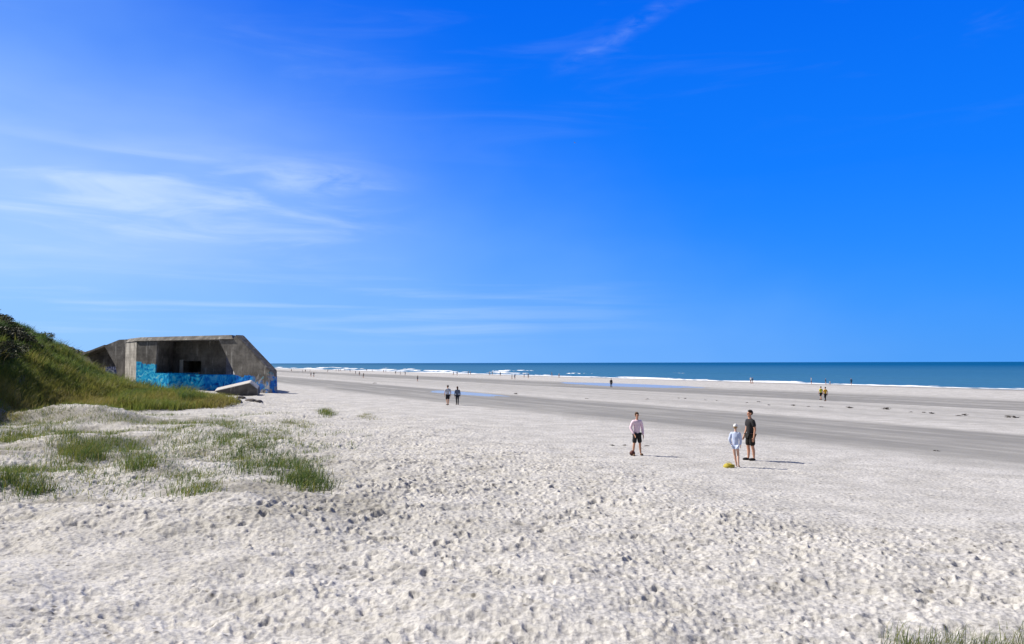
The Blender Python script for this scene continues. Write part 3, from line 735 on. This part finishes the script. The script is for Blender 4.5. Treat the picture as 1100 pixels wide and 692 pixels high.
def person(px, py, H, yaw, label, mats, pose=None, hair='short', sleeves='short', bottom='shorts', shoes=True, cap=False, group=None, long_top=False, slim=1.0):
    c = g(px, py); sk = skeleton(H, pose or {}); V, E, Rr, nm = sk
    body = link('person', skin_mesh('person', V, E, Rr, 0, 2), mats['skin'])
    body.location = c+Vector((0, 0, .0)); body.rotation_euler = (0, 0, yaw)
    tag(body, label, 'person', group); body.scale = (slim, 1, 1)
    ks = ['waist', 'chest', 'neckb', 'neck', 'shl', 'shr', 'elbowl', 'elbowr', 'pelvis']
    tr = [('neck', 'neckb', .3)]
    if sleeves == 'long': ks += ['wristl', 'wristr']
    else: tr += [('elbowl', 'shl', .75), ('elbowr', 'shr', .75)]
    gr = {'inflate': .009*H, 'neck': 1.3, '*': 1.2, 'elbowl': 1.3, 'elbowr': 1.3, 'shl': 1.15, 'shr': 1.15, 'wristl': 1.25, 'wristr': 1.25, 'pelvis': 1.2, 'neckb': 1.18, 'waist': 1.32, 'hipl': 1.16, 'hipr': 1.16}; ks += ['hipl', 'hipr']
    if not long_top: tr += [('hipl', 'pelvis', .85), ('hipr', 'pelvis', .85)]
    if long_top: gr['pelvis'] = 1.25; gr['hipl'] = gr['hipr'] = 1.28
    link('shirt', sub_skin('shirt', sk, ks, gr, 'waist', tr), mats['top'], body)
    kb = ['pelvis', 'hipl', 'hipr', 'kneel', 'kneer']
    if bottom == 'shorts':
        link('shorts', sub_skin('shorts', sk, kb, {'inflate': .006, '*': 1.14, 'pelvis': 1.1, 'kneel': 1.85, 'kneer': 1.85}, 'pelvis', [('kneel', 'hipl', .97), ('kneer', 'hipr', .97)]), mats['bottom'], body)
    elif bottom == 'short_shorts':
        link('shorts', sub_skin('shorts', sk, kb, {'*': 1.15, 'pelvis': 1.12, 'kneel': 1.7, 'kneer': 1.7}, 'pelvis', [('kneel', 'hipl', .4), ('kneer', 'hipr', .4)]), mats['bottom'], body)
    else:
        link('trousers', sub_skin('trousers', sk, kb+['calfl', 'calfr', 'anklel', 'ankler'], {'*': 1.18, 'anklel': 1.6, 'ankler': 1.6}, 'pelvis'), mats['bottom'], body)
    hc = V[nm['skull']]
    k = H if H > 1.4 else H*1.06
    hm = ell_mesh('hair', (hc.x, hc.y+.010*k, hc.z+.012*k), (.053*k, .062*k, .060*k), lambda p: p.z < -.1 and p.y < .25 or (p.y < -.62 and p.z < .5))
    link('hair', hm, mats['hair'], body)
    if hair == 'bun': link('hair_bun', ell_mesh('hair_bun', (hc.x, hc.y+.055*k, hc.z+.045*k), (.026*k, .024*k, .026*k)), mats['hair'], body)
    if hair == 'long': link('hair_length', ell_mesh('hair_length', (hc.x, hc.y+.045*k, hc.z-.06*k), (.045*k, .024*k, .08*k)), mats['hair'], body)
    for s in (-1, 1):
        link('eye', ell_mesh('eye', (hc.x+s*.019*k, hc.y-.047*k, hc.z+.002*k), (.007*k, .005*k, .005*k), seg=8), MAT['eye'], body)
        link('ear', ell_mesh('ear', (hc.x+s*.049*k, hc.y+.004*k, hc.z-.008*k), (.008*k, .014*k, .020*k), seg=8), mats['skin'], body)
    link('mouth', ell_mesh('mouth', (hc.x, hc.y-.054*k, hc.z-.043*k), (.016*k, .005*k, .005*k), seg=8), MAT['lip'], body)
    if cap:
        co = link('cap', ell_mesh('cap', (hc.x, hc.y+.004*k, hc.z+.020*k), (.060*k, .070*k, .060*k), lambda p: p.z < -.05), MAT['white_cloth'], body)
        bm = bmesh.new(); a0 = [Vector((hc.x+math.cos(a)*.055*k, hc.y-.03*k+math.sin(a)*.085*k, hc.z+.022*k-.012*k*abs(math.cos(a)))) for a in np.linspace(math.pi, 2*math.pi, 9)]
        prism(bm, a0, [p+Vector((0, 0, .008*k)) for p in a0]); link('cap_peak', bm_mesh('cap_peak', bm), MAT['white_cloth'], co)
    if shoes:
        for sd in 'lr':
            a, t = V[nm['ankle'+sd]], V[nm['toe'+sd]]
            m_ = (a+t)/2
            o = link('shoe', ell_mesh('shoe', (m_.x, m_.y+.004*H, .026*H), (.034*H, .078*H, .030*H), lambda p: p.z < -.88), mats.get('shoe', MAT['black_cloth']), body)
    # sit the soles on the sand
    body.location.z = c.z-min(v.co.z for v in body.data.vertices)-.012
    return body

def build_people():
    sk1 = plain('skin_tan', (.50, .27, .18), .6, .08); sk2 = plain('skin_fair', (.58, .36, .27), .6, .08)
    hb = plain('hair_brown', (.09, .05, .025), .6); hd = plain('hair_dark', (.03, .02, .015), .6); hf = plain('hair_fair', (.30, .20, .09), .6)
    wp = plain('pale_pink_cloth', (.80, .62, .71), .9, .12); bl = MAT['black_cloth']
    pb = plain('pale_blue_cloth', (.50, .58, .78), .9, .22, 9)
    person(684.5, 489.5, 1.62, R(12), 'woman in pale pink top and black shorts standing with feet apart', dict(skin=sk1, top=wp, bottom=bl, hair=hb, shoe=plain('sandal_brown', (.12, .07, .04))),
           dict(leg_l=((-.03, 0, 0), (-.055, .0, 0)), leg_r=((.03, .01, 0), (.06, .02, 0)), arm_l=((-.055, .03, -.16), (.0, -.06, -.29)), arm_r=((.05, .02, -.165), (.045, -.04, -.32))), hair='bun', sleeves='long', slim=.88, group='people on the near sand')
    person(806.5, 494.5, 1.82, R(-78), 'man in black shirt and long black shorts turned sideways, watching', dict(skin=sk1, top=bl, bottom=plain('black_shorts', (.015, .014, .013)), hair=hd),
           dict(lean_y=.0, leg_l=((-.0, -.02, 0), (0, -.035, 0)), leg_r=((.0, .02, 0), (0, .03, 0)), arm_l=((-.02, -.01, -.17), (-.01, -.07, -.31)), arm_r=((.03, .03, -.17), (.03, .0, -.325))), group='people on the near sand')
    person(790.5, 501.5, 1.42, R(155), 'child in white cap and pale blue top seen from behind, bare legs', dict(skin=sk2, top=pb, bottom=pb, hair=hf),
           dict(lean_y=-.02, leg_l=((-.01, -.03, 0), (-.035, .05, 0)), leg_r=((-.02, -.03, 0), (-.065, -.05, 0)), arm_l=((-.03, -.02, -.16), (-.01, -.08, -.28)), arm_r=((.05, .03, -.15), (.03, -.05, -.26))), sleeves='long', bottom='short_shorts', shoes=False, cap=True, slim=.84, group='people on the near sand', long_top=True)
    stride = dict(leg_l=((0, -.05, .01), (0, -.10, .0)), leg_r=((0, -.01, 0), (0, .09, .015)), arm_l=((-.03, .06, -.16), (-.03, .04, -.31)), arm_r=((.03, -.04, -.165), (.03, -.10, -.30)))
    wc = MAT['white_cloth']; dk = plain('dark_trousers', (.02, .022, .03)); gy = plain('grey_blue_cloth', (.12, .15, .22)); lt = plain('light_trousers', (.30, .29, .28))
    person(481, 435.2, 1.76, R(200), 'walker in white and grey top with dark shorts, left of two strolling', dict(skin=sk1, top=plain('white_grey_cloth', (.45, .48, .55), .9, .5, 7), bottom=dk, hair=hd), stride, group='walkers by the wet band')
    person(491.3, 435.0, 1.66, R(195), 'walker in grey blue top and dark leggings, right of two strolling', dict(skin=sk1, top=gy, bottom=dk, hair=hb), dict(leg_l=((0, -.03, 0), (0, -.05, 0)), leg_r=((0, 0, 0), (0, .05, .01))), sleeves='long', bottom='trousers', hair='long', group='walkers by the wet band')
    yl = plain('yellow_vest', (.62, .60, .04), .8, .1); orr = plain('amber_vest', (.62, .36, .03), .8, .1)
    person(882.0, 429.6, 1.75, R(-150), 'lifeguard in bright yellow top and dark shorts, left of the pair in yellow', dict(skin=sk1, top=yl, bottom=dk, hair=hd), stride, group='pair in yellow on the wet sand')
    person(886.8, 431.0, 1.78, R(-160), 'person in amber yellow top and dark trousers, right of the pair in yellow', dict(skin=sk1, top=orr, bottom=dk, hair=hd), stride, bottom='trousers', group='pair in yellow on the wet sand')
    person(656.6, 416.2, 1.80, R(20), 'person all in black standing alone by the long blue pool', dict(skin=sk1, top=bl, bottom=dk, hair=hd), {}, sleeves='long', bottom='trousers')
    # far figures: one mesh each, coloured by height
    suits = [(.04, .045, .06), (.10, .04, .05), (.05, .08, .16), (.5, .5, .5), (.03, .03, .03), (.20, .18, .16)]
    protos = []
    for k, ps in enumerate((stride, {}, dict(leg_l=((0, 0, 0), (-.03, 0, 0)), arm_r=((.09, 0, -.12), (.14, -.05, -.02))), dict(lean_y=-.12, leg_l=((0, -.04, 0), (0, -.02, 0)), arm_l=((0, -.06, -.16), (0, -.10, -.30))))):
        for q in range(3):
            Vv, E, Rr, nm = skeleton(1.7, ps, False)
            me = skin_mesh('person', Vv, E, [tuple(x*1.12 for x in r) if isinstance(r, tuple) else r*1.12 for r in Rr], 0, 1)
            for nme, cc in (('a', None), ('b', suits[(k+q*2) % 6]), ('c', suits[(k*2+q+4) % 6]), ('d', None)):
                me.materials.append(sk1 if nme == 'a' else hd if nme == 'd' else plain('far_cloth', cc))
            for p in me.polygons:
                z = p.center.z/1.7
                p.material_index = 3 if z > .95 else 0 if z > .85 else 1 if z > .53 and abs(p.center.x) < .24 else 2 if z > .34 else 0
            protos.append(me)
    far = [(313, 399.5), (325, 400.3), (328, 400), (333, 399.5), (352, 400), (361, 399), (364, 399.4), (366, 399), (370.5, 398.8), (376, 400), (382, 402), (394, 399), (400, 399.6), (412, 400.3), (414.5, 400),
           (425, 402.3), (430, 402.8), (435.2, 403.4), (487, 403.2), (491, 403.4), (503, 402.5), (505.5, 402.7), (526, 403.3), (529, 403.2), (537.5, 404), (550, 407.5), (553, 407.6), (563, 405.6), (567.5, 406.5),
           (593, 404.2), (600.5, 406)]
    for i, p in enumerate(far):
        c = g(*p); o = link('person', protos[(i*5+i//3) % 12]); o.location = (c.x, c.y, max(c.z, SEA_Z-.25)); o.rotation_euler = (0, 0, i*1.7)
        tag(o, 'tiny distant bather standing at the edge of the surf', 'person', 'distant bathers along the waterline')
    mid = [(334, 404.6, 1.75, 4, 'left one of two dark distant strollers on the far sand past the bunker'), (337, 405.2, 1.75, 7, 'right one of two dark distant strollers on the far sand past the bunker'),
           (386, 403.6, 1.9, 4, 'dark distant figure at the head of the far group of three'), (390.2, 406, 1.7, 10, 'distant figure walking alone just in front of the far group'), (448.5, 409.7, 1.65, 5, 'lone distant figure on the far sand left of the two walkers'),
           (806.5, 412.3, 1.7, 4, 'distant dark bather in the foam above the man in black'), (808.6, 412.4, 1.6, 0, 'distant pale bather beside the dark one in the foam above the man in black'),
           (871.6, 413.0, 1.7, 4, 'distant dark bather left of the pair in yellow at the foam'), (887, 413.2, 1.5, 1, 'distant bather straight behind the pair in yellow at the foam'), (891.6, 413.8, 1.0, 4, 'small low dark bather right behind the pair in yellow'), (914.5, 413.8, 1.6, 0, 'distant pale bather in the foam right of the pair in yellow')]
    for (px, py, h, k, lab) in mid:
        c = g(px, py); o = link('person', protos[k]); s = h/1.7; o.scale = (s, s, s); o.location = (c.x, c.y, max(c.z, SEA_Z-.25)); o.rotation_euler = (0, 0, px)
        tag(o, lab, 'person', 'distant bathers along the waterline')
    # ball and bag
    c = g(679.3, 489.6); o = link('ball', ell_mesh('ball', (0, 0, .095), (.105, .105, .105)), plain('ball_leather', (.10, .035, .03), .5)); o.location = c
    bm = bmesh.new(); 
    for t in range(20):
        a0, a1 = t/20*6.2832, (t+1)/20*6.2832
        p = [Vector((math.cos(a)*.1065, math.sin(a)*.1065*math.cos(.5), .095+math.sin(a)*.1065*math.sin(.5))) for a in (a0, a1)]
        w = Vector((0, -.006, .012)); prism(bm, [p[0]-w, p[0]+w, p[0]*1.0+w*.9+Vector((0, 0, .001))], [p[1]-w, p[1]+w, p[1]+w*.9+Vector((0, 0, .001))])
    link('seam', bm_mesh('seam', bm), plain('ball_seam', (.03, .015, .012)), o)
    tag(o, 'dark reddish ball lying at the foot of the woman in pink', 'ball')
    c = g(783.3, 502.4)
    bm = bmesh.new(); bmesh.ops.create_uvsphere(bm, u_segments=28, v_segments=16, radius=1)
    for v in bm.verts:
        x, y, z = v.co; rr = 1+.05*math.sin(5*math.atan2(y, x)+2*z)
        v.co = Vector((x*.19*rr, y*.14*rr, max(z, -.25)*.11*(1-.12*x)+.03+.012*math.sin(9*x+4*y)))
    o = link('beach_bag', bm_mesh('beach_bag', bm, True), plain('yellow_fabric', (.40, .33, .04), .7, .15)); o.location = c
    for s in (-1, 1):
        bm = bmesh.new(); pts = [Vector((math.cos(a)*.08, s*.05+s*.03*math.sin(a), .13+.05*math.sin(a))) for a in np.linspace(0, math.pi, 9)]
        for a, b in zip(pts, pts[1:]):
            w = Vector((0, .012, 0)); up = Vector((0, 0, .008)); prism(bm, [a-w, a+w, a+w+up, a-w+up], [b-w, b+w, b+w+up, b-w+up])
        link('handle', bm_mesh('handle', bm), plain('yellow_strap', (.40, .33, .06)), o)
    tag(o, 'rounded yellow beach bag lying on the sand at the feet of the child', 'bag')
    # gull far up
    d = ray(617.5, 153.5); P = Vector((0, 0, CAM_Z))+d*230
    bm = bmesh.new()
    body = [(-.03, 0, 0), (0, -.22, 0), (.03, 0, 0), (0, .25, .02)]
    prism(bm, [Vector(p)-Vector((0, 0, .03)) for p in body], [Vector(p)+Vector((0, 0, .03)) for p in body])
    for s in (-1, 1):
        w = [(s*.03, -.08, .03), (s*.3, -.10, .14), (s*.55, .02, .08), (s*.3, .03, .13), (s*.03, .08, .03)]
        prism(bm, [Vector(p) for p in w], [Vector(p)+Vector((0, 0, .015)) for p in w])
    o = link('bird', bm_mesh('bird', bm), plain('plumage', (.25, .26, .28))); o.location = P; o.rotation_euler = (0, .2, .8)
    tag(o, 'tiny bird gliding high in the blue sky', 'bird')

# ------------------------------------------------------------------ concrete
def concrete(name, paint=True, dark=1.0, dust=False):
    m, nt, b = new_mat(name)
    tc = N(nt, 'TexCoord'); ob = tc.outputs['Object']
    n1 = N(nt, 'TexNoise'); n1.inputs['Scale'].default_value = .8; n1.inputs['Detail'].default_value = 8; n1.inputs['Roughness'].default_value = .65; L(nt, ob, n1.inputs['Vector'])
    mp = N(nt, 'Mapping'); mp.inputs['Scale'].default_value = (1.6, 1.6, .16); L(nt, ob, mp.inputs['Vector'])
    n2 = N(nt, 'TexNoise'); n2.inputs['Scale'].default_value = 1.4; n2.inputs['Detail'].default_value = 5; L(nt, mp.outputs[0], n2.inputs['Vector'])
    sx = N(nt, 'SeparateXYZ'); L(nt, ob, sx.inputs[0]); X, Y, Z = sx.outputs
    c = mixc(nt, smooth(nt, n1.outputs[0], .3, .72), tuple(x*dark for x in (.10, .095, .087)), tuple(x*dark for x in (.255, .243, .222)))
    c = mixc(nt, mth(nt, 'MULTIPLY', smooth(nt, n2.outputs[0], .48, .72), .45), c, (.11, .10, .09))
    # board marks of the shuttering
    bd = mth(nt, 'ABSOLUTE', mth(nt, 'SUBTRACT', mth(nt, 'FRACT', mth(nt, 'MULTIPLY', Z, 2.6)), .5))
    c = mixc(nt, mth(nt, 'MULTIPLY', smooth(nt, bd, .42, .5), .4), c, (.10, .095, .085))
    c = mixc(nt, mth(nt, 'MULTIPLY', smooth(nt, mth(nt, 'SUBTRACT', n2.outputs[0], mth(nt, 'MULTIPLY', n1.outputs[0], .3)), .24, .19), .5), c, (.45, .44, .41))
    if paint:
        edge = mth(nt, 'ADD', mth(nt, 'MULTIPLY', mth(nt, 'SUBTRACT', n2.outputs[0], .5), 1.2), mth(nt, 'MULTIPLY', mth(nt, 'SUBTRACT', n1.outputs[0], .5), 1.0))
        blk = N(nt, 'TexWhiteNoise', noise_dimensions='1D'); L(nt, mth(nt, 'FLOOR', mth(nt, 'MULTIPLY', X, .55)), blk.inputs['W'])
        top = mth(nt, 'ADD', mth(nt, 'ADD', mth(nt, 'MULTIPLY_ADD', blk.outputs[0], .5, 1.75), mth(nt, 'MULTIPLY', X, -.085)), mth(nt, 'MULTIPLY', edge, .35))
        pm = mth(nt, 'MULTIPLY', smooth(nt, mth(nt, 'SUBTRACT', top, Z), -.05, .08), mth(nt, 'MAXIMUM', smooth(nt, mth(nt, 'ADD', X, edge), 2.0, 1.2), mth(nt, 'MULTIPLY', smooth(nt, n1.outputs[0], .46, .56), .85)))
        pm = mth(nt, 'MULTIPLY', pm, mth(nt, 'MAXIMUM', mth(nt, 'LESS_THAN', Y, .3), mth(nt, 'LESS_THAN', Z, 2.3)))
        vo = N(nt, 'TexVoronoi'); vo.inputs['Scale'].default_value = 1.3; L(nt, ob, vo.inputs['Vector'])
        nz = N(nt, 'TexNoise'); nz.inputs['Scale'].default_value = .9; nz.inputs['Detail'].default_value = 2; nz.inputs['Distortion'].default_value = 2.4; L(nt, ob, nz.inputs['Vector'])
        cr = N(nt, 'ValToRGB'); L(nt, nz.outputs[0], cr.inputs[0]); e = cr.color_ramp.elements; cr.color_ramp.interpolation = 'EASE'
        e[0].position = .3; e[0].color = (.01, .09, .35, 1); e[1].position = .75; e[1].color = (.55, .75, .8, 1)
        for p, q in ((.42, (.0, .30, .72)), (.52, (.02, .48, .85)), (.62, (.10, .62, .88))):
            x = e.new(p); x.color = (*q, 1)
        pc = mixc(nt, smooth(nt, X, -10.2, -8.6), cr.outputs[0], mixc(nt, 1.0, cr.outputs[0], (.35, .50, .80), 'MULTIPLY'))  # deeper blue right of the pier; the sill's shade is partly painted in
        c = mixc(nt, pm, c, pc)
        # tags of other colours at the right end
        pm2 = mth(nt, 'MULTIPLY', mth(nt, 'MULTIPLY', smooth(nt, X, 1.6, 2.6), smooth(nt, mth(nt, 'SUBTRACT', mth(nt, 'ADD', 2.3, edge), Z), 0, .1)), smooth(nt, nz.outputs[0], .50, .56))
        c = mixc(nt, mth(nt, 'MULTIPLY', pm2, .85), c, mixc(nt, smooth(nt, vo.outputs['Distance'], .3, .5), (.05, .32, .42), (.35, .34, .36)))
    if dust:                          # wind blown sand lying on the upper face
        ge = N(nt, 'NewGeometry'); sn = N(nt, 'SeparateXYZ'); L(nt, ge.outputs['Normal'], sn.inputs[0])
        c = mixc(nt, mth(nt, 'MULTIPLY', smooth(nt, sn.outputs[2], .35, .7), smooth(nt, n1.outputs[0], .25, .45)), c, (.50, .485, .455))
    L(nt, c, b.inputs['Base Color']); b.inputs['Roughness'].default_value = .95; b.inputs['Specular IOR Level'].default_value = .15
    bp = N(nt, 'Bump'); bp.inputs['Strength'].default_value = .6; bp.inputs['Distance'].default_value = .12
    L(nt, n1.outputs[0], bp.inputs['Height']); L(nt, bp.outputs[0], b.inputs['Normal'])
    return m
def graffiti():
    m, nt, b = new_mat('graffiti')
    tc = N(nt, 'TexCoord'); nz = N(nt, 'TexNoise'); nz.inputs['Scale'].default_value = 1.6; nz.inputs['Distortion'].default_value = 2; L(nt, tc.outputs['Object'], nz.inputs['Vector'])
    cr = N(nt, 'ValToRGB'); L(nt, nz.outputs[0], cr.inputs[0]); e = cr.color_ramp.elements
    e[0].position = .42; e[0].color = (.05, .08, .28, 1); e[1].position = .56; e[1].color = (.6, .65, .8, 1)
    L(nt, cr.outputs[0], b.inputs['Base Color']); b.inputs['Roughness'].default_value = .9
    return m

# ------------------------------------------------------------------ sky and sun
SUN_EL, SUN_AZ = 42.0, -72.0
def build_light():
    s = Vector((math.sin(R(SUN_AZ))*math.cos(R(SUN_EL)), math.cos(R(SUN_AZ))*math.cos(R(SUN_EL)), math.sin(R(SUN_EL))))
    ld = bpy.data.lights.new('sun', 'SUN'); ld.energy = 5.0; ld.angle = R(.53); ld.color = (1, .93, .84)
    lo = bpy.data.objects.new('sun', ld); COL.objects.link(lo); lo.rotation_euler = s.to_track_quat('Z', 'Y').to_euler(); lo.location = s*200
    w = bpy.data.worlds.new('World'); scene.world = w; w.use_nodes = True; nt = w.node_tree; nt.nodes.clear()
    out = N(nt, 'OutputWorld'); bg = N(nt, 'Background'); bg.inputs[1].default_value = .10; L(nt, bg.outputs[0], out.inputs[0])
    sky = N(nt, 'TexSky', sky_type='NISHITA', sun_disc=False); sky.sun_elevation = R(SUN_EL); sky.sun_rotation = R(SUN_AZ)
    sky.air_density = 1.0; sky.dust_density = .3; sky.ozone_density = 3.0
    hs = N(nt, 'HueSaturation'); hs.inputs['Saturation'].default_value = 1.35; hs.inputs['Hue'].default_value = .5; hs.inputs['Value'].default_value = 1.0
    L(nt, sky.outputs[0], hs.inputs['Color'])
    tc = N(nt, 'TexCoord'); sp = N(nt, 'SeparateXYZ'); L(nt, tc.outputs['Generated'], sp.inputs[0])
    az = mth(nt, 'MULTIPLY', mth(nt, 'ARCTAN2', sp.outputs[0], sp.outputs[1]), 57.2958); el = mth(nt, 'MULTIPLY', mth(nt, 'ARCSINE', sp.outputs[2]), 57.2958)
    def nz(sx, sy, seed, det=6, dist=0.0, rot=0.0, rough=.55):
        cb = N(nt, 'CombineXYZ'); L(nt, az, cb.inputs[0]); L(nt, el, cb.inputs[1]); cb.inputs[2].default_value = seed
        mp = N(nt, 'Mapping'); mp.inputs['Scale'].default_value = (sx, sy, 1); mp.inputs['Rotation'].default_value = (0, 0, R(rot)); mp.vector_type = 'TEXTURE' if False else 'POINT'
        L(nt, cb.outputs[0], mp.inputs[0])
        n = N(nt, 'TexNoise'); n.inputs['Scale'].default_value = 1; n.inputs['Detail'].default_value = det; n.inputs['Distortion'].default_value = dist; n.inputs['Roughness'].default_value = rough
        L(nt, mp.outputs[0], n.inputs['Vector']); return n.outputs[0]
    def band(x, a, b, c, d): return mth(nt, 'MULTIPLY', smooth(nt, x, a, b), smooth(nt, x, d, c))
    # thin cirrus veil thickening towards the sun
    big = nz(.05, .09, 3.1, 4)
    edge = mth(nt, 'ADD', mth(nt, 'ADD', az, mth(nt, 'MULTIPLY', el, 2.0)), mth(nt, 'MULTIPLY_ADD', big, 26, -13))
    veil = mth(nt, 'MULTIPLY', smooth(nt, edge, 44, -38), .80)
    front = smooth(nt, sp.outputs[1], -.3, .2)
    veil = mth(nt, 'MULTIPLY', veil, mth(nt, 'MULTIPLY_ADD', front, .8, .2))
    zen = mth(nt, 'MAXIMUM', mth(nt, 'MULTIPLY', smooth(nt, el, 29, 52), .82), mth(nt, 'MULTIPLY', smooth(nt, sp.outputs[1], .25, -.25), .8))  # unseen grey cloud added overhead and behind the camera to neutralise shadow tint
    gr = N(nt, 'ValToRGB'); L(nt, mth(nt, 'DIVIDE', el, 90.0, clamp=True), gr.inputs[0]); e = gr.color_ramp.elements
    e[0].position = 0; e[0].color = (.030, .31, .95, 1); e[1].position = 1; e[1].color = (.0, .05, .28, 1)
    for p, q in ((.05, (.018, .275, 1.0)), (.145, (.002, .20, 1.0)), (.27, (0, .142, .90)), (.45, (0, .09, .5))):
        x = e.new(p); x.color = (*q, 1)
    grad = mixc(nt, 1.0, gr.outputs[0], (7.6, 7.6, 7.6), 'MULTIPLY')
    base = mixc(nt, .045, grad, hs.outputs[0])
    st = nz(.09, .55, 7.7, 7, .6, 4)
    streak = mth(nt, 'MULTIPLY', mth(nt, 'MULTIPLY', smooth(nt, st, .42, .80), band(el, 5.0, 9.5, 11.5, 15.5)), smooth(nt, az, -5, -16))
    st2 = nz(.05, .9, 1.7, 6, .4)
    haze_l = mth(nt, 'MULTIPLY', mth(nt, 'MULTIPLY', band(el, 3, 9, 12, 21), smooth(nt, az, 2, -32)), mth(nt, 'MULTIPLY_ADD', nz(.05, .16, 9.2, 4), .9, .1))
    low = mth(nt, 'MULTIPLY', mth(nt, 'MULTIPLY', smooth(nt, st2, .45, .72), band(el, .8, 2.6, 4.2, 7.5)), smooth(nt, az, 16, -10))
    st3 = nz(.06, .38, 4.4, 7, .8, -22)
    wisp = mth(nt, 'MULTIPLY', mth(nt, 'MULTIPLY', smooth(nt, st3, .52, .85), smooth(nt, el, 10, 22)), .07)
    dl = mth(nt, 'ABSOLUTE', mth(nt, 'SUBTRACT', el, mth(nt, 'ADD', mth(nt, 'MULTIPLY_ADD', az, .45, 18.4), mth(nt, 'MULTIPLY', big, 1.2))))
    wisp = mth(nt, 'ADD', wisp, mth(nt, 'MULTIPLY', mth(nt, 'MULTIPLY', smooth(nt, dl, 1.0, 0), band(az, 2, 6, 9, 14)), mth(nt, 'MULTIPLY', smooth(nt, nz(.5, 1.3, 2.2, 6, .5, -24), .3, .75), .11)))
    ra = mth(nt, 'DIVIDE', mth(nt, 'ADD', az, 14.2), 4.2); re = mth(nt, 'DIVIDE', mth(nt, 'SUBTRACT', el, 12.6), 1.25)
    rr = mth(nt, 'ADD', mth(nt, 'MULTIPLY', ra, ra), mth(nt, 'MULTIPLY', re, re))
    wisp = mth(nt, 'ADD', wisp, mth(nt, 'MULTIPLY', smooth(nt, rr, 1.3, 0), mth(nt, 'MULTIPLY', smooth(nt, nz(.35, .9, 5.5, 6, .6), .3, .75), .30)))
    cl = mth(nt, 'ADD', mth(nt, 'ADD', mth(nt, 'MULTIPLY', streak, .50), mth(nt, 'MULTIPLY', haze_l, .6)), mth(nt, 'ADD', mth(nt, 'MULTIPLY', low, .30), wisp), clamp=True)
    c = mixc(nt, veil, base, (2.8, 4.95, 8.1))
    c = mixc(nt, zen, c, (1.4, 1.4, 1.47))
    c = mixc(nt, cl, c, (5.0, 6.2, 8.0))
    L(nt, c, bg.inputs[0])
    scene.view_settings.view_transform = 'Standard'; scene.view_settings.look = 'None'
    scene.view_settings.exposure = .43; scene.view_settings.gamma = 1

MAT = {}
MAT['sand'] = sand_mat(); MAT['grass'] = grass_mat(); MAT['leaf'] = leaf_mat()
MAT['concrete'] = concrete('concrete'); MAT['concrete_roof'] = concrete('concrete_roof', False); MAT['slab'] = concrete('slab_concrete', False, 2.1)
MAT['graffiti'] = graffiti(); MAT['sandy'] = concrete('sandy_concrete', False, .8, True); MAT['whitewash'] = plain('whitewash', (.55, .54, .50), .9); MAT['rubble'] = plain('rubble', (.10, .09, .085), .95, .4, 3)
MAT['weed'] = plain('seaweed', (.045, .035, .028), .7, .4); MAT['black_cloth'] = plain('black_cloth', (.022, .022, .024), .85); MAT['white_cloth'] = plain('white_cloth', (.78, .78, .77), .9, .08)
MAT['eye'] = plain('eye', (.03, .02, .015), .3); MAT['lip'] = plain('lip', (.35, .13, .11), .6)
# pool levels follow the sand around them
_p1, _p2 = g(660, 413.4), g(485, 422)
def _mkpool(p, half_px, hw, depth):
    u, v = uv(p.x, p.y); a = g(*half_px[0]); b = g(*half_px[1])
    ua, ub = uv(a.x, a.y)[0], uv(b.x, b.y)[0]
    return ((ua+ub)/2, v, abs(ua-ub)/2, hw, float(terrain(*xy((ua+ub)/2, v)))-depth)
POOLS = [_mkpool(_p1, ((600, 411.2), (716, 416.5)), 6.5, .035), _mkpool(_p2, ((440, 419.2), (545, 426)), 2.6, .045)]
print('POOLS', POOLS)
build_light(); build_ground(); build_sea(); build_pools(); build_grass(); build_shrubs(); build_bunker(); build_rocks(); build_people()
